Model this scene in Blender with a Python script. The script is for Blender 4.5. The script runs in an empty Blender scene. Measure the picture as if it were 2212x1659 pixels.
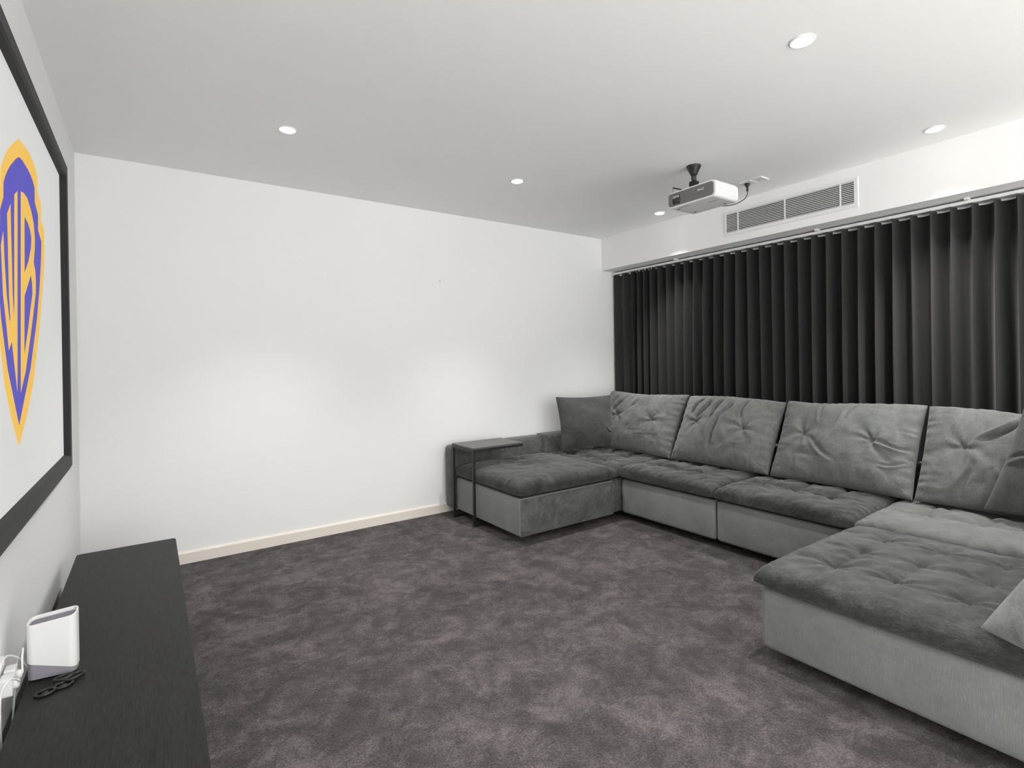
import bpy, bmesh, math, random
import numpy as np
from mathutils import Vector, Matrix

C = bpy.context.scene.collection
sc = bpy.context.scene

# ------------------------------------------------------------------ camera
F_PX, YAW, PITCH, ROLL = 1128.0, 34.78, 0.1, -1.05
PY = -49.5
EYE = Vector((0.368, 0.0, 1.338))
cd = bpy.data.cameras.new('camera'); cam = bpy.data.objects.new('camera', cd); C.objects.link(cam)
cd.sensor_fit = 'HORIZONTAL'; cd.sensor_width = 36.0
cd.lens = F_PX / 2212 * 36.0
cd.shift_y = PY / 2212
cd.clip_start = 0.02
y_, p_, r_ = (math.radians(a) for a in (YAW, PITCH, ROLL))
fwd = Vector((math.sin(y_)*math.cos(p_), math.cos(y_)*math.cos(p_), math.sin(p_)))
rt = Vector((math.cos(y_), -math.sin(y_), 0)); up = rt.cross(fwd)
R_ = math.cos(r_)*rt + math.sin(r_)*up
U_ = -math.sin(r_)*rt + math.cos(r_)*up
M = Matrix((R_, U_, -fwd)).transposed().to_4x4(); M.translation = EYE
cam.matrix_world = M
sc.camera = cam

# ------------------------------------------------------------------ world, exposure
sc.view_settings.view_transform = 'Standard'
sc.view_settings.look = 'None'
sc.view_settings.gamma = 1.0
sc.view_settings.use_curve_mapping = False
sc.view_settings.exposure = 0.35
w = bpy.data.worlds.new('world'); sc.world = w; w.use_nodes = True
bg = w.node_tree.nodes['Background']
bg.inputs['Color'].default_value = (1.0, 1.0, 0.985, 1)
# added fill light through the open near side, stronger from below to lift the ceiling
WORLD_LOW, WORLD_HIGH = 4.4, 3.4
_n = w.node_tree.nodes; _l = w.node_tree.links
_tc = _n.new('ShaderNodeTexCoord'); _sp = _n.new('ShaderNodeSeparateXYZ'); _mr = _n.new('ShaderNodeMapRange')
_mr.interpolation_type = 'SMOOTHSTEP'
for _k, _v in (('From Min', -.35), ('From Max', .15), ('To Min', WORLD_LOW), ('To Max', WORLD_HIGH)): _mr.inputs[_k].default_value = _v
_l.new(_tc.outputs['Generated'], _sp.inputs['Vector']); _l.new(_sp.outputs['Z'], _mr.inputs['Value'])
_l.new(_mr.outputs['Result'], bg.inputs['Strength'])
LAMP_W = 128.0       # watts of each ceiling downlight
LIGHT_XY = [(1.04, 3.19), (2.66, 3.19), (4.285, 3.19), (2.70, 1.12), (4.285, 1.12), (1.04, 1.12)]

H = 2.70            # ceiling height
YF = 4.23           # far wall
XB = 4.556          # bulkhead face
ZS = 2.343          # bulkhead soffit
XW = 5.0            # window wall behind the curtain
Y0 = -3.2           # end of the made-up space behind the camera, open to let fill light in

# ------------------------------------------------------------------ materials
def srgb(r, g, b):
    def f(c):
        c /= 255
        return c/12.92 if c <= .04045 else ((c+.055)/1.055)**2.4
    return (f(r), f(g), f(b), 1)

def mat(name, col, rough=.6, metal=0, spec=.5, emit=None, estr=0, bump=None, sheen=0):
    m = bpy.data.materials.new(name); m.use_nodes = True
    n = m.node_tree.nodes; l = m.node_tree.links
    b = n['Principled BSDF']
    b.inputs['Base Color'].default_value = col if len(col) == 4 else (*col, 1)
    b.inputs['Roughness'].default_value = rough
    b.inputs['Metallic'].default_value = metal
    b.inputs['Specular IOR Level'].default_value = spec
    if sheen:
        b.inputs['Sheen Weight'].default_value = sheen
        b.inputs['Sheen Roughness'].default_value = .5
    if emit:
        b.inputs['Emission Color'].default_value = emit
        b.inputs['Emission Strength'].default_value = estr
    if bump:
        sca, st, dist = bump
        tc = n.new('ShaderNodeTexCoord'); no = n.new('ShaderNodeTexNoise')
        no.inputs['Scale'].default_value = sca; no.inputs['Detail'].default_value = 3
        bu = n.new('ShaderNodeBump'); bu.inputs['Strength'].default_value = st; bu.inputs['Distance'].default_value = dist
        l.new(tc.outputs['Object'], no.inputs['Vector']); l.new(no.outputs['Fac'], bu.inputs['Height'])
        l.new(bu.outputs['Normal'], b.inputs['Normal'])
    return m

def noise(n, l, vec, scale, detail=3, rough=.5, dist=0.0, lo=.3, hi=.7, stretch=None, loc=(0, 0, 0)):
    if stretch or any(loc):
        mp = n.new('ShaderNodeMapping'); mp.inputs['Scale'].default_value = stretch or (1, 1, 1)
        mp.inputs['Location'].default_value = loc
        l.new(vec, mp.inputs['Vector']); vec = mp.outputs['Vector']
    no = n.new('ShaderNodeTexNoise'); no.inputs['Scale'].default_value = scale
    no.inputs['Detail'].default_value = detail; no.inputs['Roughness'].default_value = rough
    no.inputs['Distortion'].default_value = dist
    l.new(vec, no.inputs['Vector'])
    mr = n.new('ShaderNodeMapRange'); mr.inputs['From Min'].default_value = lo; mr.inputs['From Max'].default_value = hi
    l.new(no.outputs['Fac'], mr.inputs['Value'])
    return mr.outputs['Result']

def mathn(n, l, op, a, b):
    m = n.new('ShaderNodeMath'); m.operation = op
    for i, v in enumerate((a, b)):
        if isinstance(v, (int, float)): m.inputs[i].default_value = v
        else: l.new(v, m.inputs[i])
    return m.outputs[0]

def mixc(n, l, fac, a, b):
    m = n.new('ShaderNodeMix'); m.data_type = 'RGBA'
    if isinstance(fac, (int, float)): m.inputs[0].default_value = fac
    else: l.new(fac, m.inputs[0])
    for i, v in ((6, a), (7, b)):
        if isinstance(v, tuple): m.inputs[i].default_value = v
        else: l.new(v, m.inputs[i])
    return m.outputs[2]

def fabric(name, dark, mid, light, patch=4.0, weave=(1, 1, 1), wscale=260, seed=0.0, contrast=1.0):
    """brushed velvet-like upholstery: soft nap patches and a fine thread"""
    m = bpy.data.materials.new(name); m.use_nodes = True
    n = m.node_tree.nodes; l = m.node_tree.links; b = n['Principled BSDF']
    tc = n.new('ShaderNodeTexCoord'); v = tc.outputs['Object']
    p1 = noise(n, l, v, patch, 5, .62, 1.2, .32, .68, loc=(seed, seed*.7, 0))
    p2 = noise(n, l, v, patch*4.5, 4, .6, .6, .3, .72, loc=(0, seed, seed))
    th = noise(n, l, v, wscale, 2, .6, 0, .38, .62, stretch=weave)
    th2 = noise(n, l, v, wscale*.45, 2, .6, 0, .3, .7, stretch=weave[1:] + weave[:1])
    f = mathn(n, l, 'ADD', mathn(n, l, 'MULTIPLY', p1, .43), mathn(n, l, 'MULTIPLY', p2, .2))
    f = mathn(n, l, 'ADD', f, mathn(n, l, 'MULTIPLY', th, .22))
    f = mathn(n, l, 'ADD', f, mathn(n, l, 'MULTIPLY', th2, .13))
    f = mathn(n, l, 'ADD', mathn(n, l, 'MULTIPLY', mathn(n, l, 'SUBTRACT', f, .5), contrast), .5)
    cr = n.new('ShaderNodeValToRGB'); e = cr.color_ramp.elements
    e[0].position = .12; e[0].color = dark; e[1].position = .88; e[1].color = light
    k = cr.color_ramp.elements.new(.5); k.color = mid
    l.new(f, cr.inputs['Fac']); l.new(cr.outputs['Color'], b.inputs['Base Color'])
    b.inputs['Roughness'].default_value = .95; b.inputs['Specular IOR Level'].default_value = .12
    b.inputs['Sheen Weight'].default_value = .25; b.inputs['Sheen Roughness'].default_value = .45
    bu = n.new('ShaderNodeBump'); bu.inputs['Strength'].default_value = .35; bu.inputs['Distance'].default_value = .0012
    l.new(mathn(n, l, 'ADD', th, th2), bu.inputs['Height']); l.new(bu.outputs['Normal'], b.inputs['Normal'])
    return m

def wall_mat(name, col, sc1=1.2):
    m = mat(name, col, .75, spec=.25, bump=(180, .05, .001))
    n = m.node_tree.nodes; l = m.node_tree.links
    tc = n.new('ShaderNodeTexCoord')
    f = noise(n, l, tc.outputs['Object'], sc1, 4, .5, 0, .2, .8)
    c2 = tuple(c*.975 for c in col[:3]) + (1,)
    l.new(mixc(n, l, f, col, c2), n['Principled BSDF'].inputs['Base Color'])
    return m

WHITE = (.885, .885, .875, 1)
M_wall = wall_mat('painted_plaster', WHITE)
M_ceil = wall_mat('painted_ceiling', (.93, .93, .92, 1))
M_base = mat('cream_gloss_paint', (.84, .77, .70, 1), .35)
M_white = mat('white_plastic', (.80, .80, .79, 1), .4)
M_whitem = mat('white_powder_coat', (.80, .80, .79, 1), .5)
M_black = mat('black_plastic', (.012, .012, .012, 1), .45)
M_blackm = mat('black_powder_coated_steel', (.010, .010, .010, 1), .42)
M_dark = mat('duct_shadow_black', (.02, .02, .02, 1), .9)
M_grey = mat('grey_satin_plastic', (.155, .155, .15, 1), .4)
M_lens = mat('lens_glass', (.03, .03, .035, 1), .08, spec=.8)
M_lilac = mat('grey_plastic_base', (.28, .27, .31, 1), .35)
M_lilacm = mat('grey_mesh_grille', (.21, .205, .235, 1), .5)
M_frame = mat('black_velvet_frame', (.016, .016, .0175, 1), .8, bump=(300, .4, .0008), sheen=.05)
M_screen = mat('lit_projection_screen', (.42, .42, .415, 1), .85, spec=.1, emit=(1, 1, .985, 1), estr=.32)
M_yellow = mat('emblem_yellow', (.42, .26, .06, 1), .85, spec=.1, emit=(.47, .29, .062, 1), estr=1)
M_purple = mat('emblem_violet', (.06, .055, .25, 1), .85, spec=.1, emit=(.062, .055, .27, 1), estr=1)
M_hidden = mat('black_leg_and_gap_shade', (.01, .01, .01, 1), .7)

M_sofa_top = fabric('grey_velvet_seat', (0.0199, 0.0209, 0.0199, 1), (0.0450, 0.0466, 0.0445, 1), (0.0890, 0.0911, 0.0875, 1), 5.0, (1, .18, 1), seed=.3)  # sofa velvet copies differ because light and shade are put into their colour
M_sofa_light = fabric('grey_velvet_brushed_lit', (0.0782, 0.0800, 0.0764, 1), (0.1288, 0.1316, 0.1251, 1), (0.1794, 0.1840, 0.1748, 1), 5.0, (1, .18, 1), seed=9.3, contrast=.7)  # paler by brushed nap, partly the downlight's pool put into the colour
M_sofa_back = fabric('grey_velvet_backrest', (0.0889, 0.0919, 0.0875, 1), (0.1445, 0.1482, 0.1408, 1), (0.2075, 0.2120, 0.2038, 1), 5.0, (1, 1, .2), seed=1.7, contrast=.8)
M_sofa_base = fabric('grey_velvet_base', (0.1499, 0.1538, 0.1499, 1), (0.2129, 0.2168, 0.2113, 1), (0.2760, 0.2799, 0.2720, 1), 2.6, (1, 1, .15), seed=2.9, contrast=.6)  # paler copy of the velvet, making up for weak light on the bases
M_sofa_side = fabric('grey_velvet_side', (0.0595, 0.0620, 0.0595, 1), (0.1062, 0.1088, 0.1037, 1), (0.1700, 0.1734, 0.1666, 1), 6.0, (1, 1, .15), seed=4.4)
M_throw_dark = fabric('dark_grey_velvet_throw', (0.0440, 0.0456, 0.0440, 1), (0.0760, 0.0784, 0.0752, 1), (0.1200, 0.1224, 0.1176, 1), 4.0, (1, 1, .3), seed=6.2, contrast=.9)
M_throw_light = fabric('light_grey_chenille_throw', (.15, .156, .152, 1), (.27, .275, .268, 1), (.36, .365, .355, 1), 5.0, (1, .3, 1), 200, seed=8.1)

def carpet_mat():
    m = bpy.data.materials.new('plush_taupe_carpet'); m.use_nodes = True
    n = m.node_tree.nodes; l = m.node_tree.links; b = n['Principled BSDF']
    tc = n.new('ShaderNodeTexCoord'); v = tc.outputs['Object']
    a = noise(n, l, v, 4.2, 6, .68, .9, .37, .63)
    a2 = noise(n, l, v, 15.0, 5, .65, .8, .35, .65)
    st = noise(n, l, v, 3.0, 3, .5, .5, .36, .66, stretch=(1.0, 2.6, 1))
    f1 = noise(n, l, v, 120, 3, .75, .4, .40, .60)
    f2 = noise(n, l, v, 270, 2, .7, 0, .40, .60)
    s = mathn(n, l, 'ADD', mathn(n, l, 'MULTIPLY', a, .27), mathn(n, l, 'MULTIPLY', a2, .21))
    s = mathn(n, l, 'ADD', s, mathn(n, l, 'MULTIPLY', st, .07))
    s = mathn(n, l, 'ADD', s, mathn(n, l, 'MULTIPLY', f1, .24))
    s = mathn(n, l, 'ADD', s, mathn(n, l, 'MULTIPLY', f2, .19))
    cr = n.new('ShaderNodeValToRGB'); e = cr.color_ramp.elements
    e[0].position = .24; e[0].color = (0.030, 0.0238, 0.0242, 1)
    e[1].position = .78; e[1].color = (0.215, 0.184, 0.184, 1)
    k = cr.color_ramp.elements.new(.5); k.color = (0.0885, 0.0735, 0.0740, 1)
    l.new(s, cr.inputs['Fac']); l.new(cr.outputs['Color'], b.inputs['Base Color'])
    b.inputs['Roughness'].default_value = 1; b.inputs['Specular IOR Level'].default_value = .05
    b.inputs['Sheen Weight'].default_value = .15
    bu = n.new('ShaderNodeBump'); bu.inputs['Strength'].default_value = .8; bu.inputs['Distance'].default_value = .006
    l.new(mathn(n, l, 'ADD', f1, mathn(n, l, 'MULTIPLY', f2, .6)), bu.inputs['Height'])
    l.new(bu.outputs['Normal'], b.inputs['Normal'])
    return m
M_carpet = carpet_mat()

def wood_mat():
    m = bpy.data.materials.new('black_brown_ash_veneer'); m.use_nodes = True
    n = m.node_tree.nodes; l = m.node_tree.links; b = n['Principled BSDF']
    tc = n.new('ShaderNodeTexCoord'); v = tc.outputs['Object']
    g = noise(n, l, v, 9, 4, .6, 2.2, .3, .7, stretch=(9, 1.1, 3))
    g2 = noise(n, l, v, 60, 3, .6, .6, .3, .7, stretch=(6, .35, 3))
    s = mathn(n, l, 'ADD', mathn(n, l, 'MULTIPLY', g, .5), mathn(n, l, 'MULTIPLY', g2, .5))
    cr = n.new('ShaderNodeValToRGB'); e = cr.color_ramp.elements
    e[0].position = .2; e[0].color = (0.0082, 0.0084, 0.0074, 1); e[1].position = .8; e[1].color = (0.0215, 0.0219, 0.0199, 1)
    l.new(s, cr.inputs['Fac']); l.new(cr.outputs['Color'], b.inputs['Base Color'])
    b.inputs['Roughness'].default_value = .5; b.inputs['Specular IOR Level'].default_value = .22
    bu = n.new('ShaderNodeBump'); bu.inputs['Strength'].default_value = .25; bu.inputs['Distance'].default_value = .001
    l.new(s, bu.inputs['Height']); l.new(bu.outputs['Normal'], b.inputs['Normal'])
    return m
M_wood = wood_mat()
M_curtain = mat('charcoal_curtain_fabric', (.033, .0322, .0326, 1), .85, spec=.2, bump=(500, .3, .0005), sheen=.12)
M_tabletop = mat('dark_ash_laminate', (.085, .082, .075, 1), .38)

# ------------------------------------------------------------------ mesh helpers
def obj(name, bm, m=None, parent=None, smooth=False, bevel=0, seg=2):
    me = bpy.data.meshes.new(name)
    bmesh.ops.recalc_face_normals(bm, faces=bm.faces[:])
    bm.to_mesh(me); bm.free()
    o = bpy.data.objects.new(name, me); C.objects.link(o)
    if m: me.materials.append(m)
    if parent:
        o.parent = parent
        o.matrix_parent_inverse = Matrix.Translation(-parent.location) if parent.type == 'EMPTY' else Matrix.Identity(4)
    if smooth: me.shade_smooth()
    if bevel:
        b = o.modifiers.new('bevel', 'BEVEL'); b.width = bevel; b.segments = seg; b.limit_method = 'ANGLE'
        b.harden_normals = False
        me.shade_smooth()
        for p in me.polygons: p.use_smooth = True
        wn = o.modifiers.new('wn', 'WEIGHTED_NORMAL'); wn.keep_sharp = True
    return o

def thing(name, loc, label, cat, group=None):
    o = bpy.data.objects.new(name, None); C.objects.link(o); o.location = loc
    o.empty_display_size = .1
    o['label'] = label; o['category'] = cat
    if group: o['group'] = group
    return o

def tag(o, label, cat, group=None):
    o['label'] = label; o['category'] = cat
    if group: o['group'] = group
    return o

def struct(o):
    o['kind'] = 'structure'; return o

def box(bm, x0, x1, y0, y1, z0, z1, mtx=None):
    vs = [bm.verts.new(v) for v in ((x0, y0, z0), (x1, y0, z0), (x1, y1, z0), (x0, y1, z0),
                                    (x0, y0, z1), (x1, y0, z1), (x1, y1, z1), (x0, y1, z1))]
    for f in ((0, 3, 2, 1), (4, 5, 6, 7), (0, 1, 5, 4), (1, 2, 6, 5), (2, 3, 7, 6), (3, 0, 4, 7)):
        bm.faces.new([vs[i] for i in f])
    if mtx: bmesh.ops.transform(bm, matrix=mtx, verts=vs)
    return vs

def bx(*a, **k):
    bm = bmesh.new(); box(bm, *a, **k); return bm

def lathe(bm, prof, c=(0, 0, 0), n=32, cap=True, mtx=None):
    """prof: list of (radius, z) revolved about z through c"""
    rings = []
    new = []
    for r, z in prof:
        ring = [bm.verts.new((c[0]+r*math.cos(2*math.pi*i/n), c[1]+r*math.sin(2*math.pi*i/n), c[2]+z)) for i in range(n)]
        rings.append(ring); new += ring
    for a, b in zip(rings, rings[1:]):
        for i in range(n):
            bm.faces.new((a[i], a[(i+1) % n], b[(i+1) % n], b[i]))
    if cap:
        bm.faces.new(rings[0]); bm.faces.new(rings[-1])
    if mtx: bmesh.ops.transform(bm, matrix=mtx, verts=new)
    return bm

def tube(bm, pts, r, n=10, closed=False):
    pts = [Vector(p) for p in pts]
    rings = []
    N = len(pts)
    nrm = None
    for i, p in enumerate(pts):
        if closed: t = (pts[(i+1) % N]-pts[i-1]).normalized()
        else: t = (pts[min(i+1, N-1)]-pts[max(i-1, 0)]).normalized()
        if nrm is None:
            nrm = t.orthogonal().normalized()
        nrm = (nrm - t*nrm.dot(t)).normalized()
        bi = t.cross(nrm)
        rings.append([bm.verts.new(p + r*(math.cos(2*math.pi*k/n)*nrm + math.sin(2*math.pi*k/n)*bi)) for k in range(n)])
    rng = range(N) if closed else range(N-1)
    for i in rng:
        a, b = rings[i], rings[(i+1) % N]
        for k in range(n):
            bm.faces.new((a[k], a[(k+1) % n], b[(k+1) % n], b[k]))
    if not closed:
        bm.faces.new(rings[0]); bm.faces.new(rings[-1])
    return bm

def spline(pts, k=8):
    P = [Vector(p) for p in pts]; P = [P[0]]+P+[P[-1]]; out = []
    for i in range(1, len(P)-2):
        for j in range(k):
            t = j/k
            a, b, c, d = P[i-1], P[i], P[i+1], P[i+2]
            out.append(.5*((2*b)+(c-a)*t+(2*a-5*b+4*c-d)*t*t+(3*b-a-3*c+d)*t**3))
    out.append(P[-2]); return out

def roundrect(w, h, r, n=6):
    """outline in 2-D, centred"""
    out = []
    for cx, cy, a0 in ((w/2-r, h/2-r, 0), (-w/2+r, h/2-r, 90), (-w/2+r, -h/2+r, 180), (w/2-r, -h/2+r, 270)):
        for i in range(n+1):
            a = math.radians(a0+90*i/n); out.append((cx+r*math.cos(a), cy+r*math.sin(a)))
    return out

def extrude(bm, pts2, fn, a, b):
    """prism: fn(u, v, t) -> xyz, between t=a and t=b"""
    A = [bm.verts.new(fn(u, v, a)) for u, v in pts2]; B = [bm.verts.new(fn(u, v, b)) for u, v in pts2]
    n = len(A)
    for i in range(n): bm.faces.new((A[i], A[(i+1) % n], B[(i+1) % n], B[i]))
    bm.faces.new(A); bm.faces.new(B)
    return bm

# ------------------------------------------------------------------ room shell
T = .12
struct(obj('floor', bx(-T, XW+T, -.10, YF+T, -.08, 0), M_carpet))
struct(obj('floor_bounce', bx(-2.5, XW+T, Y0, -.10, -.08, -.002), mat('pale_bounce_floor', (.78, .77, .75, 1), .5)))  # pale floor added out of view to bounce light up to the ceiling
struct(obj('ceiling', bx(-2.5, XW+T, Y0, YF+T, H, H+.1), M_ceil))
YE = -.10           # end of the side walls: near wall left out to let the fill light in
struct(obj('wall_left', bx(-T, 0, -1.1, YF+T, 0, H), M_wall))  # lengthened out of view to cut fill light on bulkhead and near ceiling
struct(obj('wall_back', bx(0, XW+T, YF, YF+T, 0, H), M_wall))
struct(obj('wall_right', bx(XW, XW+T, Y0, YF, 0, H), M_wall))  # lengthened behind the camera to cut fill light at the near right
struct(obj('wall_bulkhead', bx(XB, XW, YE, YF, ZS, H), M_wall))

def skirting(name, u0, u1, place):
    bm = bmesh.new()
    prof = [(0, 0), (.014, 0), (.014, .070), (.009, .079), (.0, .082)]
    A = [bm.verts.new(place(u0, t, z)) for t, z in prof]; B = [bm.verts.new(place(u1, t, z)) for t, z in prof]
    n = len(prof)
    for i in range(n): bm.faces.new((A[i], A[(i+1) % n], B[(i+1) % n], B[i]))
    bm.faces.new(A); bm.faces.new(B)
    return struct(obj(name, bm, M_base))
skirting('baseboard_back', .0142, XW, lambda u, t, z: (u, YF-t, z))
skirting('baseboard_left', -1.1, YF, lambda u, t, z: (t, u, z))

# nail in the far wall
bm = bmesh.new(); lathe(bm, [(.003, 0), (.0035, .004), (.002, .006)], n=10, mtx=Matrix.Translation((2.529, YF, 2.08)) @ Matrix.Rotation(math.radians(90), 4, 'X'))
tag(obj('nail', bm, M_black), 'tiny dark nail stuck in the middle of the plain white far wall', 'nail')

# ------------------------------------------------------------------ downlights
GL = 'recessed ceiling downlights'
M_glow = mat('lit_diffuser', (1, 1, 1, 1), .5, emit=(1, 1, .99, 1), estr=9)
LL = ['round recessed downlight in the ceiling nearest the screen, by the far wall',
      'round recessed downlight in the middle of the ceiling along the far wall',
      'round recessed downlight close to the far end of the bulkhead, beside the projector',
      'round recessed downlight in the near middle of the ceiling, highest in the photo',
      'round recessed downlight beside the near end of the bulkhead, right of the air vent',
      'round recessed downlight in the ceiling beside the near end of the screen']
def make_downlight():
    t = thing('downlight', (0, 0, H), LL[0], 'ceiling light', GL)
    bm = lathe(bmesh.new(), [(.041, H+.001), (.052, H+.001), (.052, H-.003), (.047, H-.006), (.041, H-.005), (.041, H+.001)], n=40, cap=False)
    obj('trim_ring', bm, M_white, t, True)
    bm = lathe(bmesh.new(), [(.041, H-.0005), (.041, H-.005), (.034, H-.010), (.02, H-.013), (.006, H-.014)], n=40)
    obj('diffuser', bm, M_glow, t, True)
    for c in t.children: c.matrix_parent_inverse = Matrix.Translation((0, 0, -H))
    ld = bpy.data.lights.new('downlight_beam', 'SPOT'); ld.energy = LAMP_W; ld.shadow_soft_size = .035
    ld.spot_size = math.radians(88); ld.spot_blend = 1.0; ld.color = (1, .99, .965)
    lo = bpy.data.objects.new('beam', ld); C.objects.link(lo); lo.parent = t; lo.location = (0, 0, -.018)
    return t
d0 = make_downlight()
for i, (x, y) in enumerate(LIGHT_XY):
    if i == 0: r = d0
    else:
        r = d0.copy(); C.objects.link(r)
        for ch in d0.children:
            c = ch.copy(); C.objects.link(c); mi = ch.matrix_parent_inverse.copy(); c.parent = r; c.matrix_parent_inverse = mi
        r['label'] = LL[i]
    r.location = (x, y, H)

# ------------------------------------------------------------------ screen on the left wall
SC_L = 1.345; SC_R = 3.335; SC_B = .925; SC_T = 2.288
scr = thing('projection_screen', (0, 2.34, SC_B-.06), 'large white projection screen in a black velvet frame on the left wall', 'projector screen')
obj('screen_surface', bx(.004, .020, SC_L-.02, SC_R+.02, SC_B-.02, SC_T+.02), M_screen, scr)
def frame_bm():
    bm = bmesh.new()
    prof = [(0, .0203), (.004, .040), (.014, .046), (.058, .046), (.082, .034), (.085, .0012), (0, .0012)]  # outward, from wall
    rings = []
    for cy, cz, sy, sz in ((SC_L, SC_B, -1, -1), (SC_R, SC_B, 1, -1), (SC_R, SC_T, 1, 1), (SC_L, SC_T, -1, 1)):
        rings.append([bm.verts.new((x, cy+sy*d, cz+sz*d)) for d, x in prof])
    m = len(prof)
    for i in range(4):
        a, b = rings[i], rings[(i+1) % 4]
        for k in range(m): bm.faces.new((a[k], a[(k+1) % m], b[(k+1) % m], b[k]))
    return bm
obj('frame', frame_bm(), M_frame, scr)

def un(x, y, X):   # point of the screen plane seen at a photo pixel, used once to lay out the emblem
    ray = fwd + (x-1106)/F_PX*R_ - (y-829.5-PY)/F_PX*U_
    t = (X-EYE.x)/ray.x
    q = EYE + t*ray
    return q.y, q.z
YC = 2.322
def crop(p):                             # (x, y) measured on an enlarged view of the emblem
    y, z = un(p[0]/4.608, 280+p[1]/4.608, .02)
    return (y-YC, z)
A = lambda p: p
B = lambda p: (p[0], p[1]+1566.7)
def half(pts): return [crop(p) for p in pts]
def mirror(h):
    left = []
    for x, y in h[-2:0:-1]:
        f = .357*max(0, (1767-y)/1192)
        left.append((372-x, y - f*(x-186)))
    return half(h+left)
outer = [(183, 90), (250, 170), (290, 232), (320, 300), (348, 380), (370, 465), (372, 630), (405, 740), (405, 905), (438, 1000), (440, 1290),
         (424, 1567), (395, 1947), (330, 2527), (260, 2877), (187, 3150)]
inner = [(185, 272), (215, 300), (240, 340), (272, 392), (300, 450), (322, 510), (340, 575), (342, 720), (375, 850), (375, 1000), (408, 1115), (405, 1290),
         (390, 1567), (365, 1877), (300, 2377), (187, 2939)]
def plate(name, pts, x, m, parent, th=.0004):
    bm = bmesh.new()
    f = bm.faces.new([bm.verts.new((x, YC+u, z)) for u, z in pts])
    r = bmesh.ops.extrude_face_region(bm, geom=[f])
    bmesh.ops.translate(bm, verts=[v for v in r['geom'] if isinstance(v, bmesh.types.BMVert)], vec=(-th, 0, 0))
    bmesh.ops.triangulate(bm, faces=[f for f in bm.faces if len(f.verts) > 4])
    return obj(name, bm, m, parent)
em = plate('emblem', mirror(outer), .0206, M_yellow, scr)
plate('emblem_field', mirror(inner), .0211, M_purple, em)
letB = half([A((202, 615)), A((230, 628)), A((265, 680)), A((300, 790)), A((328, 920)), A((342, 1080)), A((340, 1200)), A((330, 1325)), A((345, 1400)), A((352, 1500)), A((351, 1620)),
             B((335, 200)), B((300, 480)), B((250, 840)), B((202, 1050))])
plate('letter', letB, .0216, M_yellow, em)
plate('letter_counter', half([A((238, 868)), A((270, 930)), A((295, 1010)), A((305, 1090)), A((300, 1180)), A((275, 1310)), A((238, 1420))]), .0221, M_purple, em)
plate('letter_counter', half([A((300, 1450)), A((312, 1530)), A((315, 1640)), B((300, 180)), B((270, 430)), B((236, 660)), B((238, 90))]), .0221, M_purple, em)
letW = half([A((25, 1010)), A((3, 1150)), A((25, 1650)), B((60, 400)), B((82, 628)), B((112, 540)), B((168, 1040)), A((168, 610)), A((137, 645)), B((137, 345)),
             A((120, 1650)), A((100, 850)), A((98, 740)), A((65, 835)), A((85, 1650)), B((98, 320)), B((90, 350)), A((60, 1650)), A((38, 1300))])
plate('letter', letW, .0216, M_yellow, em)

# ------------------------------------------------------------------ tv bench
CX0, CX1, CY0, CY1, CZ = .058, .472, .05, 3.375, .42
cab = thing('tv_bench', ((CX0+CX1)/2, 1.7, 0), 'long low black-brown wood media bench under the screen', 'tv bench')
def ctop():
    bm = bmesh.new()
    r = .018
    pts = [(CX0+r, CY1), (CX1-r, CY1)] + [(CX1-r+r*math.sin(a), CY1-r+r*math.cos(a)) for a in [math.pi/2*k/5 for k in range(1, 6)]]
    pts += [(CX1, CY0), (CX0, CY0)] + [(CX0+r-r*math.cos(a), CY1-r+r*math.sin(a)) for a in [math.pi/2*k/5 for k in range(0, 5)]]
    return extrude(bm, pts, lambda u, v, t: (u, v, t), CZ-.022, CZ)
obj('bench_top', ctop(), M_wood, cab, bevel=.003)
obj('carcass', bx(CX0+.004, CX1-.022, CY0+.004, CY1-.006, .03, CZ-.022), M_wood, cab, bevel=.002)
for i in range(3):
    a = CY0+.006 + i*(CY1-CY0-.012)/3
    d = obj('door', bx(CX1-.022, CX1-.004, a+.002, a+(CY1-CY0-.012)/3-.002, .034, CZ-.026), M_wood, cab, bevel=.002)
obj('plinth', bx(CX0+.02, CX1-.05, CY0+.03, CY1-.03, 0, .03), M_black, cab)

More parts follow.
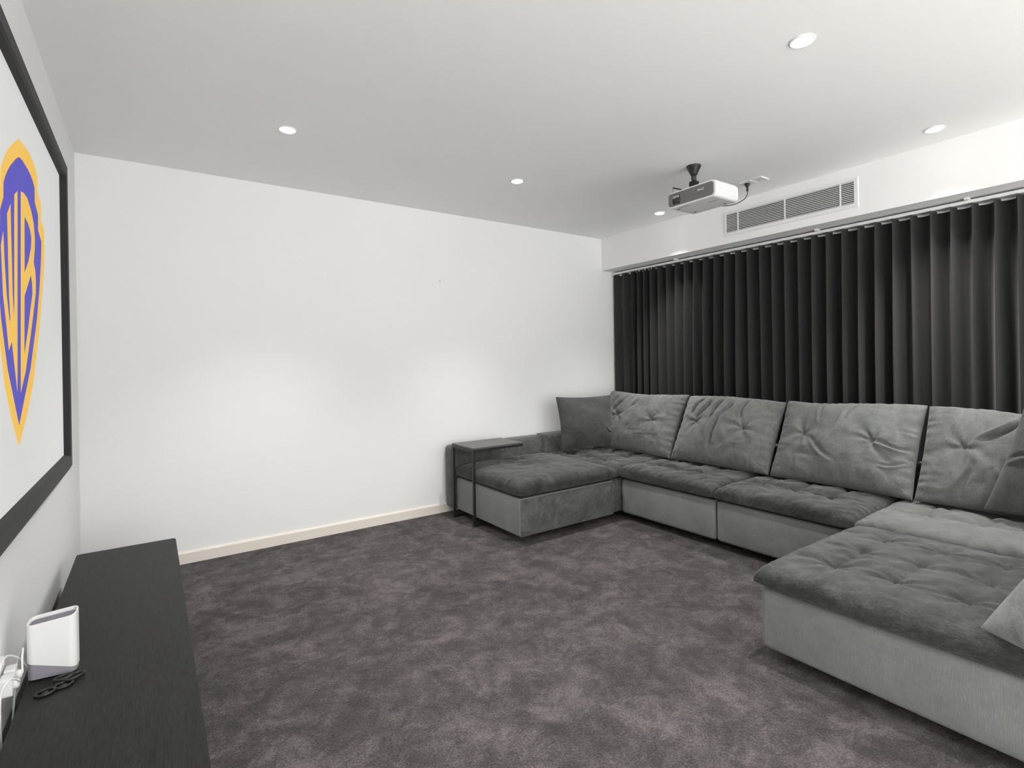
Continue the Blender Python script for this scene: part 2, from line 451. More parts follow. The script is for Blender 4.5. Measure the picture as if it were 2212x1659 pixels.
# ------------------------------------------------------------------ router
def router():
    cx, cy = .118, 2.10
    t = thing('wifi_router', (cx, cy, CZ), 'upright white and grey wireless router standing on the black media bench', 'router')
    W, D, Hh = .118, .052, .178
    def shell(z0f, z1f, g=0, n=7):
        out = roundrect(W-2*g, D-2*g, .018-g*.5, n)
        bm = bmesh.new()
        A_ = [bm.verts.new((u, v, z0f(u))) for u, v in out]
        B_ = [bm.verts.new((u, v, z1f(u, v))) for u, v in out]
        k = len(out)
        for i in range(k): bm.faces.new((A_[i], A_[(i+1) % k], B_[(i+1) % k], B_[i]))
        bm.faces.new(A_)
        return bm, B_
    top = lambda u, v: Hh-.002 + .012*(u/W) + (.22*v)
    low = lambda u: .036 - .035*(u/W)*1.1
    m4 = Matrix.Translation((cx, cy, CZ)) @ Matrix.Rotation(math.radians(-8), 4, 'Z')
    bm, _ = shell(lambda u: .004, lambda u, v: low(u)+.004, .0015)
    bm.faces.new(_); bmesh.ops.transform(bm, matrix=m4, verts=bm.verts)
    obj('router_base', bm, M_lilac, t, bevel=.0015)
    # white sleeve open at the top
    out = roundrect(W, D, .018, 8); inn = roundrect(W-.009, D-.009, .0135, 8); bm = bmesh.new()
    a = [bm.verts.new((u, v, low(u)+.0005)) for u, v in out]; b = [bm.verts.new((u, v, top(u, v))) for u, v in out]
    c = [bm.verts.new((u, v, top(u, v))) for u, v in inn]; d = [bm.verts.new((u, v, top(u, v)-.02)) for u, v in inn]
    k = len(out)
    for p, q in ((a, b), (b, c), (c, d)):
        for i in range(k): bm.faces.new((p[i], p[(i+1) % k], q[(i+1) % k], q[i]))
    bm.faces.new(a)
    bmesh.ops.transform(bm, matrix=m4, verts=bm.verts)
    obj('router_sleeve', bm, M_white, t, bevel=.0012)
    bm = bmesh.new(); bm.faces.new([bm.verts.new((u, v, top(u, v)-.010)) for u, v in roundrect(W-.0095, D-.0095, .013, 8)])
    r = bmesh.ops.extrude_face_region(bm, geom=bm.faces[:])
    bmesh.ops.translate(bm, verts=[v for v in r['geom'] if isinstance(v, bmesh.types.BMVert)], vec=(0, 0, -.006))
    bmesh.ops.transform(bm, matrix=m4, verts=bm.verts)
    obj('top_grille', bm, M_lilacm, t)
    for sx in (-1, 1):
        bm = lathe(bmesh.new(), [(.006, 0), (.006, .005)], (sx*.042, 0, 0), n=14); bmesh.ops.transform(bm, matrix=m4, verts=bm.verts)
        obj('foot', bm, M_black, t)
    return t
rou = router()

# black looped strap beside the router
def strap():
    t = thing('looped_strap', (.16, 2.0, CZ), 'black strap of flat oval loops lying on the bench beside the router', 'strap')
    z = CZ+.0045
    def loop(cx, cy, a, b, rot, dz=0):
        p = []
        for i in range(28):
            th = 2*math.pi*i/28
            u, v = a*math.cos(th), b*math.sin(th)
            p.append((cx+u*math.cos(rot)-v*math.sin(rot), cy+u*math.sin(rot)+v*math.cos(rot), z+dz))
        return p
    for cx, cy, a, b, rot, dz in ((.112, 1.985, .021, .016, .3, 0), (.150, 2.001, .021, .016, .35, 0), (.172, 2.030, .024, .014, .5, .004), (.148, 2.036, .022, .012, .2, .006)):
        obj('loop', tube(bmesh.new(), loop(cx, cy, a, b, rot, dz), .004, 8, True), M_black, t, True)
    for cx, cy in ((.112, 1.985), (.150, 2.001)):
        obj('inner_pad', lathe(bmesh.new(), [(.0085, 0), (.009, .003), (.006, .0045)], (cx, cy, CZ+.0005), n=18), M_black, t, True)
    obj('link', tube(bmesh.new(), [(.129, 1.992, z), (.133, 1.995, z)], .004, 8), M_black, t, True)
strap()

# power point, plug packs and cords behind the bench
def power_point():
    t = thing('power_outlet', (.004, 2.03, .47), 'white double power outlet low on the left wall behind the bench', 'power outlet')
    bm = extrude(bmesh.new(), roundrect(.118, .074, .006), lambda u, v, s: (s, 2.045+u, .475+v), .0005, .010)
    obj('face_plate', bm, M_white, t, bevel=.0015)
    for u in (-.03, .03):
        obj('switch', bx(.010, .0135, 2.045+u-.006, 2.045+u+.006, .496, .506), M_white, t, bevel=.001)
    return t
power_point()
def adapter(name, y, z, label, dx=.043):
    t = thing(name, (.01, y, z), label, 'power adapter', 'plug packs behind the bench')
    bm = extrude(bmesh.new(), roundrect(.046, .052, .008), lambda u, v, s: (s, y+u, z+v), .0142, dx)
    obj('adapter_body', bm, M_white, t, bevel=.003)
    bm = lathe(bmesh.new(), [(.013, 0), (.013, .010), (.009, .014)], n=20, mtx=Matrix.Translation((dx-.002, y, z)) @ Matrix.Rotation(math.radians(90), 4, 'Y'))
    obj('strain_relief', bm, M_white, t, True)
    return t
pk1 = adapter('plug_pack', 2.017, .458, 'white square plug pack in the near socket of the outlet behind the bench')
pk2 = adapter('plug_pack', 2.073, .458, 'white square plug pack in the far socket of the outlet, next to the router', .040)
CORDS = [(pk1, [(.050, 2.017, .458), (.058, 1.99, .475), (.045, 1.95, .50), (.03, 1.93, .47), (.030, 1.93, .35), (.035, 1.96, .2)]),
         (pk2, [(.052, 2.073, .458), (.050, 2.085, .50), (.050, 2.10, .52), (.040, 2.13, .50), (.03, 2.13, .455), (.028, 2.10, .36), (.03, 2.02, .2)]),
         (rou, [(.060, 2.118, .445), (.044, 2.10, .49), (.026, 2.03, .535), (.022, 1.965, .52), (.022, 1.93, .43), (.03, 1.90, .25)])]
for par, pts in CORDS:
    obj('cord', tube(bmesh.new(), spline(pts), .0026, 8), M_white, par, True)

# ------------------------------------------------------------------ curtain
CX = 4.735
edges = [4.20, 4.055, 3.92, 3.833, 3.752, 3.662, 3.56, 3.451, 3.342, 3.236, 3.128, 3.019, 2.906, 2.798, 2.688, 2.58, 2.467, 2.36,
         2.252, 2.143, 2.034, 1.925, 1.815, 1.704, 1.595, 1.486, 1.377, 1.267, 1.16, 1.051, 0.943, 0.838]
while edges[-1] > .05: edges.append(edges[-1]-.109)
def curtain_line(k=18, amp=.046, lean=.030, z=0.0, wob=0.0):
    rnd = random.Random(5); pts = []
    for i in range(len(edges)-1):
        a, b = edges[i], edges[i+1]; am = amp*(1 if i > 1 else .35); le = lean
        am *= 1+wob*(rnd.random()-.5)*.7; ph2 = rnd.random()*6.28; jit = (rnd.random()-.5)*.02*wob
        for j in range(k):
            s = j/k; th = 2*math.pi*s
            x = CX - am*math.cos(th) + wob*.010*math.sin(2*th+ph2) * math.sin(math.pi*s)
            y = a+(b-a)*s + le*math.sin(th)*(.8 if i > 1 else .2) + jit*math.sin(math.pi*s)
            pts.append((x, y))
    pts.append((CX-amp, edges[-1]))
    return pts
def curtain_mesh():
    zs = [2.302, 2.29, 2.25, 2.2, 2.1, 1.95, 1.7, 1.4, 1.1, .8, .5, .25, .1, .018]
    cols = []
    for z in zs:
        f = min(1, max(0, (2.302-z)/1.0))
        top = curtain_line(wob=0.0, lean=.024, amp=.050); low = curtain_line(wob=1.0, lean=.016, amp=.062)
        cols.append([(a[0]*(1-f)+b[0]*f, a[1]*(1-f)+b[1]*f, z) for a, b in zip(top, low)])
    bm = bmesh.new(); vs = [[bm.verts.new(p) for p in row] for row in cols]
    for a, b in zip(vs, vs[1:]):
        for i in range(len(a)-1): bm.faces.new((a[i], b[i], b[i+1], a[i+1]))
    return bm
cu = tag(obj('curtain', curtain_mesh(), M_curtain, smooth=True), 'full-width charcoal curtain hanging in regular folds behind the sofa', 'curtain')
so = cu.modifiers.new('thick', 'SOLIDIFY'); so.thickness = .0015
trk = thing('curtain_track', (CX, 2, 2.32), 'slim white curtain track under the bulkhead, above the charcoal curtain', 'curtain track')
obj('rail', bx(CX-.020, CX+.016, YE+.01, 4.205, 2.306, 2.328), M_whitem, trk, bevel=.002)
obj('end_cap', bx(CX-.026, CX+.018, 4.200, 4.212, 2.298, 2.330), M_white, trk, bevel=.002)
tape = curtain_line(wob=0.0, lean=.026, amp=.034)
bm = bmesh.new()
ra = [bm.verts.new((x+.004, y, 2.3035)) for x, y in tape]; rb = [bm.verts.new((x+.004, y, 2.288)) for x, y in tape]
for i in range(len(ra)-1): bm.faces.new((ra[i], rb[i], rb[i+1], ra[i+1]))
ht = obj('heading_tape', bm, M_white, trk, True)
sm_ = ht.modifiers.new('thick', 'SOLIDIFY'); sm_.thickness = .001
for y in (3.35, 2.0, 1.08, .2):
    obj('bracket', bx(CX-.045, CX+.01, y-.012, y+.012, 2.328, ZS-.0005), M_white, trk, bevel=.002)

# ------------------------------------------------------------------ air vent in the bulkhead
def vent():
    y0, y1, z0, z1 = 1.640, 2.703, 2.404, 2.622
    iy0, iy1, iz0, iz1 = 1.668, 2.682, 2.436, 2.598
    t = thing('air_vent', (XB, (y0+y1)/2, z0), 'wide white air-conditioning grille set in the bulkhead above the curtain', 'air vent')
    X0, X1 = XB-.009, XB-.0005
    bm = bmesh.new()
    o_ = [(y0, z0), (y1, z0), (y1, z1), (y0, z1)]; i_ = [(iy0, iz0), (iy1, iz0), (iy1, iz1), (iy0, iz1)]
    def q(p, x): return [bm.verts.new((x, *c)) for c in p]
    a, b, c, d = q(o_, X1), q([(y0+.004, z0+.004), (y1-.004, z0+.004), (y1-.004, z1-.004), (y0+.004, z1-.004)], X0), q(i_, X0), q(i_, X1)
    for p, s in ((a, b), (b, c), (c, d)):
        for k in range(4): bm.faces.new((p[k], p[(k+1) % 4], s[(k+1) % 4], s[k]))
    obj('vent_frame', bm, M_whitem, t)
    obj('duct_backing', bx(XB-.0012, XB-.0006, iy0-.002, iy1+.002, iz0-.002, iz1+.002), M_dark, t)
    N = 12
    for k in range(N):
        z = iz0 + (k+.62)*(iz1-iz0)/N
        bm = bmesh.new()
        h = (iz1-iz0)/N*.42
        P = [(X0+.0010, z-h*.62), (X0+.0018, z-h*.62-.0012), (X1-.0008, z+h*.45), (X1-.0008, z+h*.45+.0014)]
        A_ = [bm.verts.new((x, iy0, zz)) for x, zz in P]; B_ = [bm.verts.new((x, iy1, zz)) for x, zz in P]
        for i in range(4): bm.faces.new((A_[i], A_[(i+1) % 4], B_[(i+1) % 4], B_[i]))
        bm.faces.new(A_); bm.faces.new(B_)
        obj('slat', bm, M_whitem, t)
    for y in (2.571, 2.167, 1.759):
        obj('mullion', bx(X0-.0006, X1-.003, y-.005, y+.005, iz0, iz1), M_whitem, t)
vent()

# ------------------------------------------------------------------ projector and mount
PX0, PX1, PYa, PYb, PZ0, PZ1 = 3.335, 3.60, 1.968, 2.345, 2.372, 2.482
pj = thing('projector', ((PX0+PX1)/2, (PYa+PYb)/2, PZ0), 'white and grey projector hanging from the ceiling mount', 'projector')
def pbody():
    bm = bmesh.new()
    prof = roundrect(PYb-PYa, PZ1-PZ0, .030, 7)
    cy, cz = (PYa+PYb)/2, (PZ0+PZ1)/2
    rings = []
    for x, s, zz in ((PX0, .965, 0), (PX0+.004, .985, 0), (PX0+.02, 1, 0), (PX1-.05, 1, 0), (PX1-.02, .985, 0), (PX1-.004, .94, 0), (PX1, .90, 0)):
        rings.append([bm.verts.new((x, cy+u*s, cz+v*(s if s > .97 else s+.0) + zz)) for u, v in prof])
    n = len(prof)
    for a, b in zip(rings, rings[1:]):
        for i in range(n): bm.faces.new((a[i], a[(i+1) % n], b[(i+1) % n], b[i]))
    bm.faces.new(rings[0]); bm.faces.new(rings[-1])
    return bm
obj('projector_body', pbody(), M_white, pj, True).modifiers.new('wn', 'WEIGHTED_NORMAL')
pf = obj('front_panel', extrude(bmesh.new(), roundrect(.350, .088, .020, 8), lambda u, v, s: (s, (PYa+PYb)/2+u+.004, (PZ0+PZ1)/2+v), PX0-.004, PX0+.004), M_grey, pj, bevel=.0015)
obj('lens_window', extrude(bmesh.new(), roundrect(.056, .062, .006, 5), lambda u, v, s: (s, 2.270+u, 2.424+v), PX0-.0052, PX0-.0038), M_black, pj)
obj('lens_shade', bx(PX0-.0062, PX0-.005, 2.270-.024, 2.270+.026, 2.434, 2.451), mat('grey_lens_shade', (.42, .42, .41, 1), .4), pj)
bm = lathe(bmesh.new(), [(.019, 0), (.020, .008), (.015, .009), (.014, .004), (.010, .006), (.004, .008)], n=28, mtx=Matrix.Translation((PX0-.004, 2.258, 2.415)) @ Matrix.Rotation(math.radians(-90), 4, 'Y'))
obj('lens', bm, M_lens, pj, True)
# side grilles facing the near side of the room
SY = PYa
for z0, z1 in ((2.432, 2.465), (2.395, 2.424)):
    g = bmesh.new(); box(g, PX0+.034, PX1-.045, SY-.0012, SY+.0015, z0, z1)
    gg = obj('side_grille', g, mat('white_grille', (.70, .70, .69, 1), .5), pj)
    bm = bmesh.new()
    for i in range(22):
        x = PX0+.038+i*(PX1-.045-PX0-.042)/22
        box(bm, x, x+.0028, SY-.0022, SY-.0011, z0+.003, z1-.003)
    obj('grille_ribs', bm, M_white, gg)
obj('side_strip', bx(PX0+.03, PX1-.04, SY-.004, SY+.001, 2.426, 2.431), M_white, pj, bevel=.001)
# underside details
obj('vent_slot', bx(PX0+.09, PX0+.096, 2.02, 2.09, PZ0-.0006, PZ0+.001), M_grey, pj)
obj('vent_slot', bx(PX0+.03, PX0+.036, 2.20, 2.27, PZ0-.0006, PZ0+.001), M_grey, pj)
for x, y in ((PX0+.05, 2.29), (PX1-.06, 2.04), (PX1-.06, 2.27)):
    obj('foot', lathe(bmesh.new(), [(.007, -.005), (.008, -.004), (.008, .001)], (x, y, PZ0), n=16), M_grey, pj, True)
# lettering
tcu = bpy.data.curves.new('maker_name', 'FONT'); tcu.body = 'BenQ'; tcu.size = .020; tcu.extrude = .0004; tcu.align_x = 'CENTER'
to = bpy.data.objects.new('tmp', tcu); C.objects.link(to)
bpy.context.view_layer.update()
me = bpy.data.meshes.new_from_object(to.evaluated_get(bpy.context.evaluated_depsgraph_get()))
bpy.data.objects.remove(to)
# reads from -x side: text x -> -y
for v in me.vertices:
    x, y, z = v.co; v.co = (PX0-.0046-z, 2.078-x, 2.434+y)
me.flip_normals(); me.materials.append(M_white)
lt = bpy.data.objects.new('lettering', me); C.objects.link(lt); lt.parent = pj; lt.matrix_parent_inverse = Matrix.Translation(-pj.location)

mt = thing('projector_mount', (3.55, 2.285, H), 'black cone-topped ceiling mount holding the projector', 'ceiling mount')
MX, MY = 3.55, 2.285
obj('ceiling_cup', lathe(bmesh.new(), [(.049, 0), (.050, -.006), (.046, -.012), (.024, -.060), (.021, -.066)], (MX, MY, H-.0003), n=36), M_black, mt, True)
obj('pole', lathe(bmesh.new(), [(.018, -.066), (.018, -.098), (.015, -.100), (.015, -.108)], (MX, MY, H), n=28), mat('dark_grey_steel', (.05, .05, .05, 1), .5), mt, True)
bm = bmesh.new(); box(bm, MX-.024, MX+.024, MY-.026, MY+.026, H-.152, H-.108)
jt = obj('swivel_joint', bm, M_black, mt, bevel=.006)
obj('knob', lathe(bmesh.new(), [(.012, 0), (.013, .010), (.010, .012)], n=20, mtx=Matrix.Translation((MX-.024, MY-.01, H-.132)) @ Matrix.Rotation(math.radians(-90), 4, 'Y')), M_black, jt, True)
obj('neck', lathe(bmesh.new(), [(.014, -.152), (.014, -.206)], (MX, MY, H), n=20), M_black, mt, True)
obj('spider_plate', lathe(bmesh.new(), [(.03, -.206), (.03, -.202), (.028, -.200)], (MX, MY, H), n=24), M_black, mt, True)
for dx, dy, sc_ in ((-.175, .045, 1), (.03, -.22, 1), (-.17, -.14, 1)):
    a = Vector((MX, MY, H-.190 if dy > 0 else H-.203)); b = Vector((MX+dx, MY+dy, H-.172 if dy > 0 else H-.206))
    arm = obj('arm', tube(bmesh.new(), spline([a, a.lerp(b, .4)+Vector((0, 0, .002)), b]), .0048, 8), M_black, mt, True)
    obj('arm_bolt', tube(bmesh.new(), [(b.x, b.y, b.z), (b.x, b.y, PZ1-.003)], .0016, 8), M_grey, arm, True)
bm = bmesh.new()
pts = []
for i in range(110):
    a = i*.42; rr = .040+.004*math.sin(i*.9)
    pts.append((3.545+rr*math.cos(a), 2.135+rr*1.25*math.sin(a), PZ1+.0065+.046*(i/110)+.002*math.sin(i*1.7)))
tube(bm, pts, .0035, 7)
tag(obj('cable_coil', bm, M_black, smooth=True), 'coil of black cable resting on top of the projector', 'cable')

so_ = thing('ceiling_socket', (4.2, 2.215, H), 'white double socket plate on the ceiling behind the projector', 'power outlet')
obj('socket_plate', bx(4.155, 4.255, 2.23, 2.315, H-.010, H-.0003), M_white, so_, bevel=.002)
obj('blank_plate', bx(4.150, 4.258, 2.13, 2.224, H-.008, H-.0003), M_white, so_, bevel=.002)
obj('screw', lathe(bmesh.new(), [(.004, -.0095), (.004, -.008)], (4.205, 2.177, H), n=12), M_grey, so_)
for a in (2.131, 2.217): obj('plate_edge', bx(4.150, 4.258, a, a+.006, H-.012, H-.008), M_white, so_, bevel=.001)
pl = thing('power_plug', (4.20, 2.272, H-.010), 'black power plug in the ceiling socket, its cord drooping to the projector', 'plug')
obj('plug_body', lathe(bmesh.new(), [(.019, 0), (.0205, -.004), (.019, -.012), (.011, -.026), (.0075, -.030), (.0075, -.050), (.009, -.051), (.009, -.057), (.004, -.060)], (4.20, 2.272, H-.0105), n=24), M_black, pl, True)
obj('cord', tube(bmesh.new(), spline([(4.20, 2.272, H-.068), (4.20, 2.274, H-.095), (4.16, 2.28, H-.14), (4.02, 2.28, H-.20), (3.82, 2.26, H-.245), (3.602, 2.20, H-.262)]), .0032, 8), M_black, pl, True)

# ------------------------------------------------------------------ soft furnishings
def lattice(seed, n=64):
    return np.random.RandomState(seed).rand(n, n)
def vnoise(u, v, seed):
    L_ = lattice(seed); n = L_.shape[0]
    iu = np.floor(u).astype(int); iv = np.floor(v).astype(int); fu = u-iu; fv = v-iv
    fu = fu*fu*(3-2*fu); fv = fv*fv*(3-2*fv)
    g = lambda a, b: L_[a % n, b % n]
    return (g(iu, iv)*(1-fu)+g(iu+1, iv)*fu)*(1-fv) + (g(iu, iv+1)*(1-fu)+g(iu+1, iv+1)*fu)*fv - .5
def fbm(u, v, seed, oct=3):
    s = 0; a = 1
    for k in range(oct):
        s = s + a*vnoise(u*2**k+7*k, v*2**k+3*k, seed+k); a *= .5
    return s

def cushion(W, L, Tk, buttons, seed, puff=.03, p=6, q=.32, dimple=.03, crease=.010, wrinkle=.004, links=(), concave=0.0,
            edge_pucker=.003, n=140, topw=1.0, folds=(), both=False, rad=.055, rim=.5, slump=0.0):
    """returns bmesh of a stuffed cushion, local x in [-W/2,W/2], y in [-L/2,L/2], centred in z."""
    t = np.linspace(-1, 1, n); s = .35*t+.65*np.sign(t)*(1-(1-np.abs(t))**2.4); s[0], s[-1] = -1, 1
    s = s+(np.sign(t)*(1-(1-np.abs(t))**2.4)-s)*np.clip((np.abs(t)-.8)/.2, 0, 1)
    u, v = np.meshgrid(s, s, indexing='ij')
    prof = np.clip((1-np.abs(u)**p)*(1-np.abs(v)**p), 0, 1)**q
    crown = (1-u**2)*(1-v**2)
    X = u*W/2*(1-concave*(1-v**2)); Y = v*L/2*(1-concave*(1-u**2))
    Zt = Tk*(1-rim)*prof + puff*crown
    Zb = -Tk*rim*prof - (puff*.4*crown if both else 0)
    # distance to the rim in metres
    de = np.minimum((1-np.abs(u))*W/2, (1-np.abs(v))*L/2)
    d = np.zeros_like(X)
    for (bx_, by_) in buttons:
        dx, dy = X-bx_, Y-by_; r = np.hypot(dx, dy); th = np.arctan2(dy, dx)
        ph = (seed*1.3+bx_*7+by_*5)
        d -= dimple*np.exp(-r/rad) + dimple*.45*np.exp(-(r/.014)**2)
        k = 5+int(abs(math.sin(ph*3))*3)
        star = np.cos(k*th+ph+4*fbm(X*6+9, Y*6+9, seed+5, 2))
        d += wrinkle*1.6*star*np.exp(-r/.13)*(1-np.exp(-r/.015))
    for (a, b) in links:
        ax, ay = a; bx2, by2 = b; ex, ey = bx2-ax, by2-ay; LL_ = math.hypot(ex, ey)
        tt = np.clip(((X-ax)*ex+(Y-ay)*ey)/LL_**2, 0, 1)
        wob = .012*np.sin(tt*math.pi*1.5+seed+ax*9)
        px = ax+tt*ex - wob*ey/LL_; py = ay+tt*ey + wob*ex/LL_
        r = np.hypot(X-px, Y-py)
        d -= crease*np.exp(-r/.022)
    for (ax, ay, bx2, by2, amp_, wd) in folds:
        ex, ey = bx2-ax, by2-ay; LL_ = math.hypot(ex, ey)
        tt = np.clip(((X-ax)*ex+(Y-ay)*ey)/LL_**2, 0, 1)
        wob = .010*np.sin(tt*5+seed+ax*31)
        px = ax+tt*ex-wob*ey/LL_; py = ay+tt*ey+wob*ex/LL_
        sd = ((X-px)*ey-(Y-py)*ex)/LL_
        r = np.hypot(X-px, Y-py)
        d += amp_*np.sin(np.clip(sd/wd, -1, 1)*math.pi)*np.exp(-(r/wd)**2)*np.sin(math.pi*np.clip(tt*.9+.1, 0, 1))*1.6
    warp = fbm(X*5+3, Y*5+1, seed+11, 2)
    d += wrinkle*1.6*fbm(X*9+warp*2.2+5, Y*9+5-warp*2.2, seed+20, 3)
    d += wrinkle*2.4*fbm(X*3.2+11, Y*3.2+4, seed+31, 2)
    # puckers running in from the rim
    along = np.where((1-np.abs(u))*W < (1-np.abs(v))*L, Y, X)
    pk = np.sin(along*95 + 6*fbm(along*8+4, along*0+seed, seed+40, 2))
    d += edge_pucker*pk*np.exp(-de/.035)*np.clip(de/.006, 0, 1)
    fade = np.clip(prof, 0, 1)**1.0
    d = np.maximum(d, -(Zt+Tk*.2))
    Zt = Zt + d*fade
    if both: Zb = Zb - .5*d*fade
    ow = 1+ (.010*fbm(Y*4+5, X*4+8, seed+50, 2))*1.0
    X = X*ow; Y = Y*ow
    if slump: Y = Y - slump*(1+v)*.5*(.6*np.cos(u*2.2+seed)+.4*fbm(u*3+2, v*0+seed, seed+70, 2))
    zo = Tk*(rim-.5); Zt = Zt+zo; Zb = Zb+zo
    bm = bmesh.new()
    top = [[bm.verts.new((X[i, j], Y[i, j], Zt[i, j])) for j in range(n)] for i in range(n)]
    m2 = n
    bot = [[None]*n for _ in range(n)]
    for i in range(n):
        for j in range(n):
            if i in (0, n-1) or j in (0, n-1): bot[i][j] = top[i][j]
            else: bot[i][j] = bm.verts.new((X[i, j], Y[i, j], Zb[i, j]))
    for i in range(n-1):
        for j in range(n-1):
            bm.faces.new((top[i][j], top[i+1][j], top[i+1][j+1], top[i][j+1]))
            try: bm.faces.new((bot[i][j], bot[i][j+1], bot[i+1][j+1], bot[i+1][j]))
            except ValueError: pass
    return bm

def seam_line(bm, W, L, z=0):
    pass

def put(bm, mtx):
    bmesh.ops.transform(bm, matrix=mtx, verts=bm.verts); return bm

SFX0, SFX1 = 2.565, 4.52      # front of chaises, back of sofa
XF = 3.62                     # front of the middle seats
SZ0, SZ1 = .055, .335         # base boxes
sofa = thing('sectional_sofa', (3.6, 2.2, 0), 'large U-shaped grey velvet sectional sofa in front of the charcoal curtain', 'sofa')
def softbox(x0, x1, y0, y1, z0, z1, r=.022, seed=0, amp=.003):
    bm = bmesh.new(); box(bm, x0, x1, y0, y1, z0, z1)
    bmesh.ops.bevel(bm, geom=bm.edges[:], offset=r, segments=4, profile=.5, affect='EDGES')
    return bm
def soft(name, bm, m, parent):
    return obj(name, bm, m, parent, True)
G = .006
YM = [4.07, 3.105, 2.213, 1.315, .27]      # module joints along the back
# bases
def base(name, x0, x1, y0, y1, m, side_m=None, SZ1=SZ1):
    o = soft('base_section', softbox(x0, x1, y0, y1, SZ0, SZ1), m, sofa)
    if side_m:
        o.data.materials.append(side_m)
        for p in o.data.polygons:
            if abs(p.normal.y) > .7: p.material_index = 1  # darker velvet copy on these faces: their shade is put into the colour
    obj('gap_shade_slab', bx(x0+.022, x1-.022, y0+.022, y1-.022, SZ1-.004, SZ1+.030), M_hidden, o)  # black slab added to deepen the shade in the gap under the cushion
    for fx in (x0+.20, x1-.20):
        for fy in (y0+.20, y1-.20):
            obj('leg', bx(fx-.025, fx+.025, fy-.025, fy+.025, 0, SZ0+.004), M_hidden, o)
    return o
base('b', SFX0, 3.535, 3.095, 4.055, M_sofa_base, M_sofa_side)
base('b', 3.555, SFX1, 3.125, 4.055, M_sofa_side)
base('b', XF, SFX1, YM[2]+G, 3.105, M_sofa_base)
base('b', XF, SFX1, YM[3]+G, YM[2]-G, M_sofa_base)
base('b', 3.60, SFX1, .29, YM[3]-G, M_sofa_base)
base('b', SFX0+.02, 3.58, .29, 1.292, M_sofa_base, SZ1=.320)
# arms and low back
def armbox(x0, x1, y0, y1, z1, nm='armrest'):
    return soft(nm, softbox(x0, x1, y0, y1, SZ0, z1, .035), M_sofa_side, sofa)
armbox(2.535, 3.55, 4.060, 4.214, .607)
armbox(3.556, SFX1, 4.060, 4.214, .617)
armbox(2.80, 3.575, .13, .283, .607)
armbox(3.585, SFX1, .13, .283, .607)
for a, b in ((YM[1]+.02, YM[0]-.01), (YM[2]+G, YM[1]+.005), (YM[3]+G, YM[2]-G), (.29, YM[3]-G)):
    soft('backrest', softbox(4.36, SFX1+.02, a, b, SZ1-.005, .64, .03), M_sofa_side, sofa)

# seat cushions
def grid_links(xs, ys):
    L_ = []
    for i, x in enumerate(xs):
        for j, y in enumerate(ys):
            if i+1 < len(xs): L_.append(((x, y), (xs[i+1], y)))
            if j+1 < len(ys): L_.append(((x, y), (x, ys[j+1])))
    return L_
def seat(x0, x1, y0, y1, xs, ys, seed, m, z0=SZ1+.016, Tk=.098, puff=.022, dim=.030, cr=.018, wr=.006, links=True, edge=.006):
    cx, cy = (x0+x1)/2, (y0+y1)/2
    b = [(x-cx, y-cy) for x in xs for y in ys]
    lk = grid_links([x-cx for x in xs], [y-cy for y in ys]) if links else []
    if links:
        for x in xs:
            lk.append(((x-cx, ys[0]-cy), (x-cx, ys[0]-cy+(.16 if ys[0] > ys[-1] else -.16))))
    bm = cushion(x1-x0, y1-y0, Tk, b, seed, puff=puff, p=12, q=.24, dimple=dim, crease=cr, wrinkle=wr, links=lk, edge_pucker=edge, rad=.045, rim=.22, n=150)
    put(bm, Matrix.Translation((cx, cy, z0+Tk/2)))
    return soft('seat_cushion', bm, m, sofa)
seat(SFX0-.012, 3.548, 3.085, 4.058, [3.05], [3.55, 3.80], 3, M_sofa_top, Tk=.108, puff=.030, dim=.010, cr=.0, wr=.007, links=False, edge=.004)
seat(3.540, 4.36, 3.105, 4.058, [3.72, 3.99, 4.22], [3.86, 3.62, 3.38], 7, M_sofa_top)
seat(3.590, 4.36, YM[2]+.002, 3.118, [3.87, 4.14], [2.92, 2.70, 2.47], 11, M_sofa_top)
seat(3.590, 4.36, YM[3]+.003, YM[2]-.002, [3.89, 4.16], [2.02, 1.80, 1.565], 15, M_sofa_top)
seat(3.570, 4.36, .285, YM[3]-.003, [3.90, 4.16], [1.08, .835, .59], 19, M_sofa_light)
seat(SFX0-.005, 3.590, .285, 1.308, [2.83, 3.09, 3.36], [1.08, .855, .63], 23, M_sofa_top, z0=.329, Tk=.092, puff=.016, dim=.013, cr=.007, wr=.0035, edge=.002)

# backrest pillows: local x -> -y world, local y -> up the slope, local z -> facing the screen
def frame_at(corner, e1, e2, skew=False):
    e1 = Vector(e1).normalized(); e2 = Vector(e2)
    if not skew: e2 = e2-e1*e2.dot(e1)
    e2.normalize(); nn = e1.cross(e2).normalized()
    m = Matrix((e1, e2, nn)).transposed().to_4x4(); m.translation = Vector(corner)
    return m
def back_pillow(ya, yb, zb, zt, seed, buttons, xb=4.115, xt=4.40, ytop=None, folds=(), m=M_sofa_back):
    ht_ = math.hypot(zt-zb, xt-xb); W = ya-yb
    fr = frame_at((xb, ya, zb), (0, -1, 0), (xt-xb, 0, zt-zb))
    b = [(x-W/2, y-ht_/2) for x, y in buttons]
    f = [(a-W/2, b_-ht_/2, c-W/2, d_-ht_/2, am, wd) for a, b_, c, d_, am, wd in folds]
    bm = cushion(W, ht_, .15, b, seed, puff=.055, p=5, q=.40, dimple=.036, crease=.0, wrinkle=.0065, concave=.028, edge_pucker=.011, slump=.020, both=True, folds=f, rad=.05)
    put(bm, fr @ Matrix.Translation((W/2, ht_/2, 0)))
    return soft('backrest_cushion', bm, m, sofa)
FB = [(.20, .56, .13, .40, .018, .026), (.30, .58, .22, .36, .020, .026), (.40, .58, .33, .34, .018, .026), (.50, .58, .44, .40, .018, .024), (.62, .58, .58, .38, .016, .024), (.42, .42, .36, .08, .020, .04)]
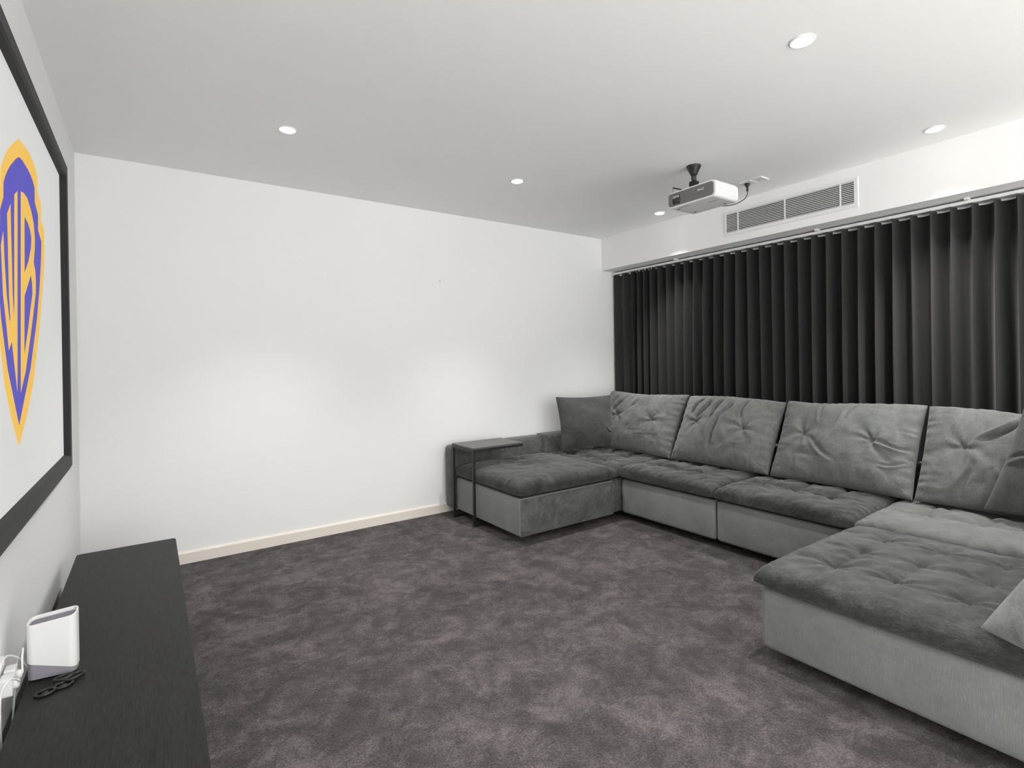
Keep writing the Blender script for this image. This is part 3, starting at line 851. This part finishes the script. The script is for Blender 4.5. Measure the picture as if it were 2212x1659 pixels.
back_pillow(3.955, 2.985, .465, 1.005, 31, [(.28, .33), (.72, .31)], folds=FB[:5])
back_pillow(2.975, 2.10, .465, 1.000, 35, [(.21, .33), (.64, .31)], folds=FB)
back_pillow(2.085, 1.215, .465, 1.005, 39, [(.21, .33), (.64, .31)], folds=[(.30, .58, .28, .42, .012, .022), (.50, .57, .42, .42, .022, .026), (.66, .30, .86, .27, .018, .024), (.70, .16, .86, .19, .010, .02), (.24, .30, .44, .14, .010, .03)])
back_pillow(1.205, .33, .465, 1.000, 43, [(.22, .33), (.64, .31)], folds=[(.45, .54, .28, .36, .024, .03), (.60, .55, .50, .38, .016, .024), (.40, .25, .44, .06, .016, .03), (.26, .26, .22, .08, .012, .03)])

# throw pillows
def throw(name, corner, e1, e2, W, Hh, Tk, seed, m, label, folds=(), puff=.05, conc=.05):
    fr = frame_at(corner, e1, e2, True)
    bm = cushion(W, Hh, Tk, [], seed, puff=puff, p=2.6, q=.55, wrinkle=.005, concave=conc, edge_pucker=.002, both=True, n=100,
                 folds=[(a-W/2, b-Hh/2, c-W/2, d-Hh/2, am, wd) for a, b, c, d, am, wd in folds])
    put(bm, fr @ Matrix.Translation((W/2, Hh/2, 0)))
    o = soft(name, bm, m, None)
    return tag(o, label, 'cushion')
throw('throw_pillow', (3.625, 3.870, .485), (.93, -.37, 0), (-.02, .14, .98), .575, .51, .12, 61, M_throw_dark,
      'dark grey velvet throw cushion standing in the far corner of the sofa',
      folds=[(.53, .14, .44, .20, .012, .02), (.02, .22, .10, .16, .008, .02)])
throw('throw_pillow', (4.02, .865, .505), (-.25, -.97, 0), (.20, -.235, .90), .54, .57, .12, 65, M_throw_dark,
      'grey velvet throw cushion leaning on the nearest back cushion, by the curtain',
      folds=[(.0, .25, .3, .36, .014, .03)])
throw('throw_pillow', (2.620, .548, .428), (-.38, -.92, 0), (.06, -.50, .84), .50, .50, .12, 69, M_throw_light,
      'light grey textured throw cushion propped at the near right end of the sofa', conc=-.03)

# ------------------------------------------------------------------ C-shaped side table over the chaise
tb = thing('side_table', (2.53, 3.85, 0), 'slim black C-shaped side table straddling the far chaise of the sofa', 'side table')
TX0, TX1, TY0, TY1, TZ = 2.517, 3.02, 3.672, 4.035, .642
obj('tabletop', bx(TX0+.003, TX1, TY0, TY1, TZ-.016, TZ), M_tabletop, tb, bevel=.0015)
fr_ = bmesh.new()
for a in ((TX0, TX1-.002, TY0+.001, TY0+.02), (TX0, TX1-.002, TY1-.02, TY1-.001), (TX0, TX0+.02, TY0+.02, TY1-.02), (TX1-.022, TX1-.002, TY0+.02, TY1-.02)):
    box(fr_, *a, TZ-.034, TZ-.0165)
obj('top_frame', fr_, M_blackm, tb)
for yy in (TY0+.001, TY1-.021):
    obj('leg', bx(TX0, TX0+.020, yy, yy+.020, 0.0, TZ-.034), M_blackm, tb, bevel=.001)
    obj('foot_bar', bx(TX0+.020, TX0+.42, yy, yy+.020, 0.0, .020), M_blackm, tb, bevel=.001)
obj('cross_bar', bx(TX0+.40, TX0+.42, TY0+.02, TY1-.02, 0, .020), M_blackm, tb)
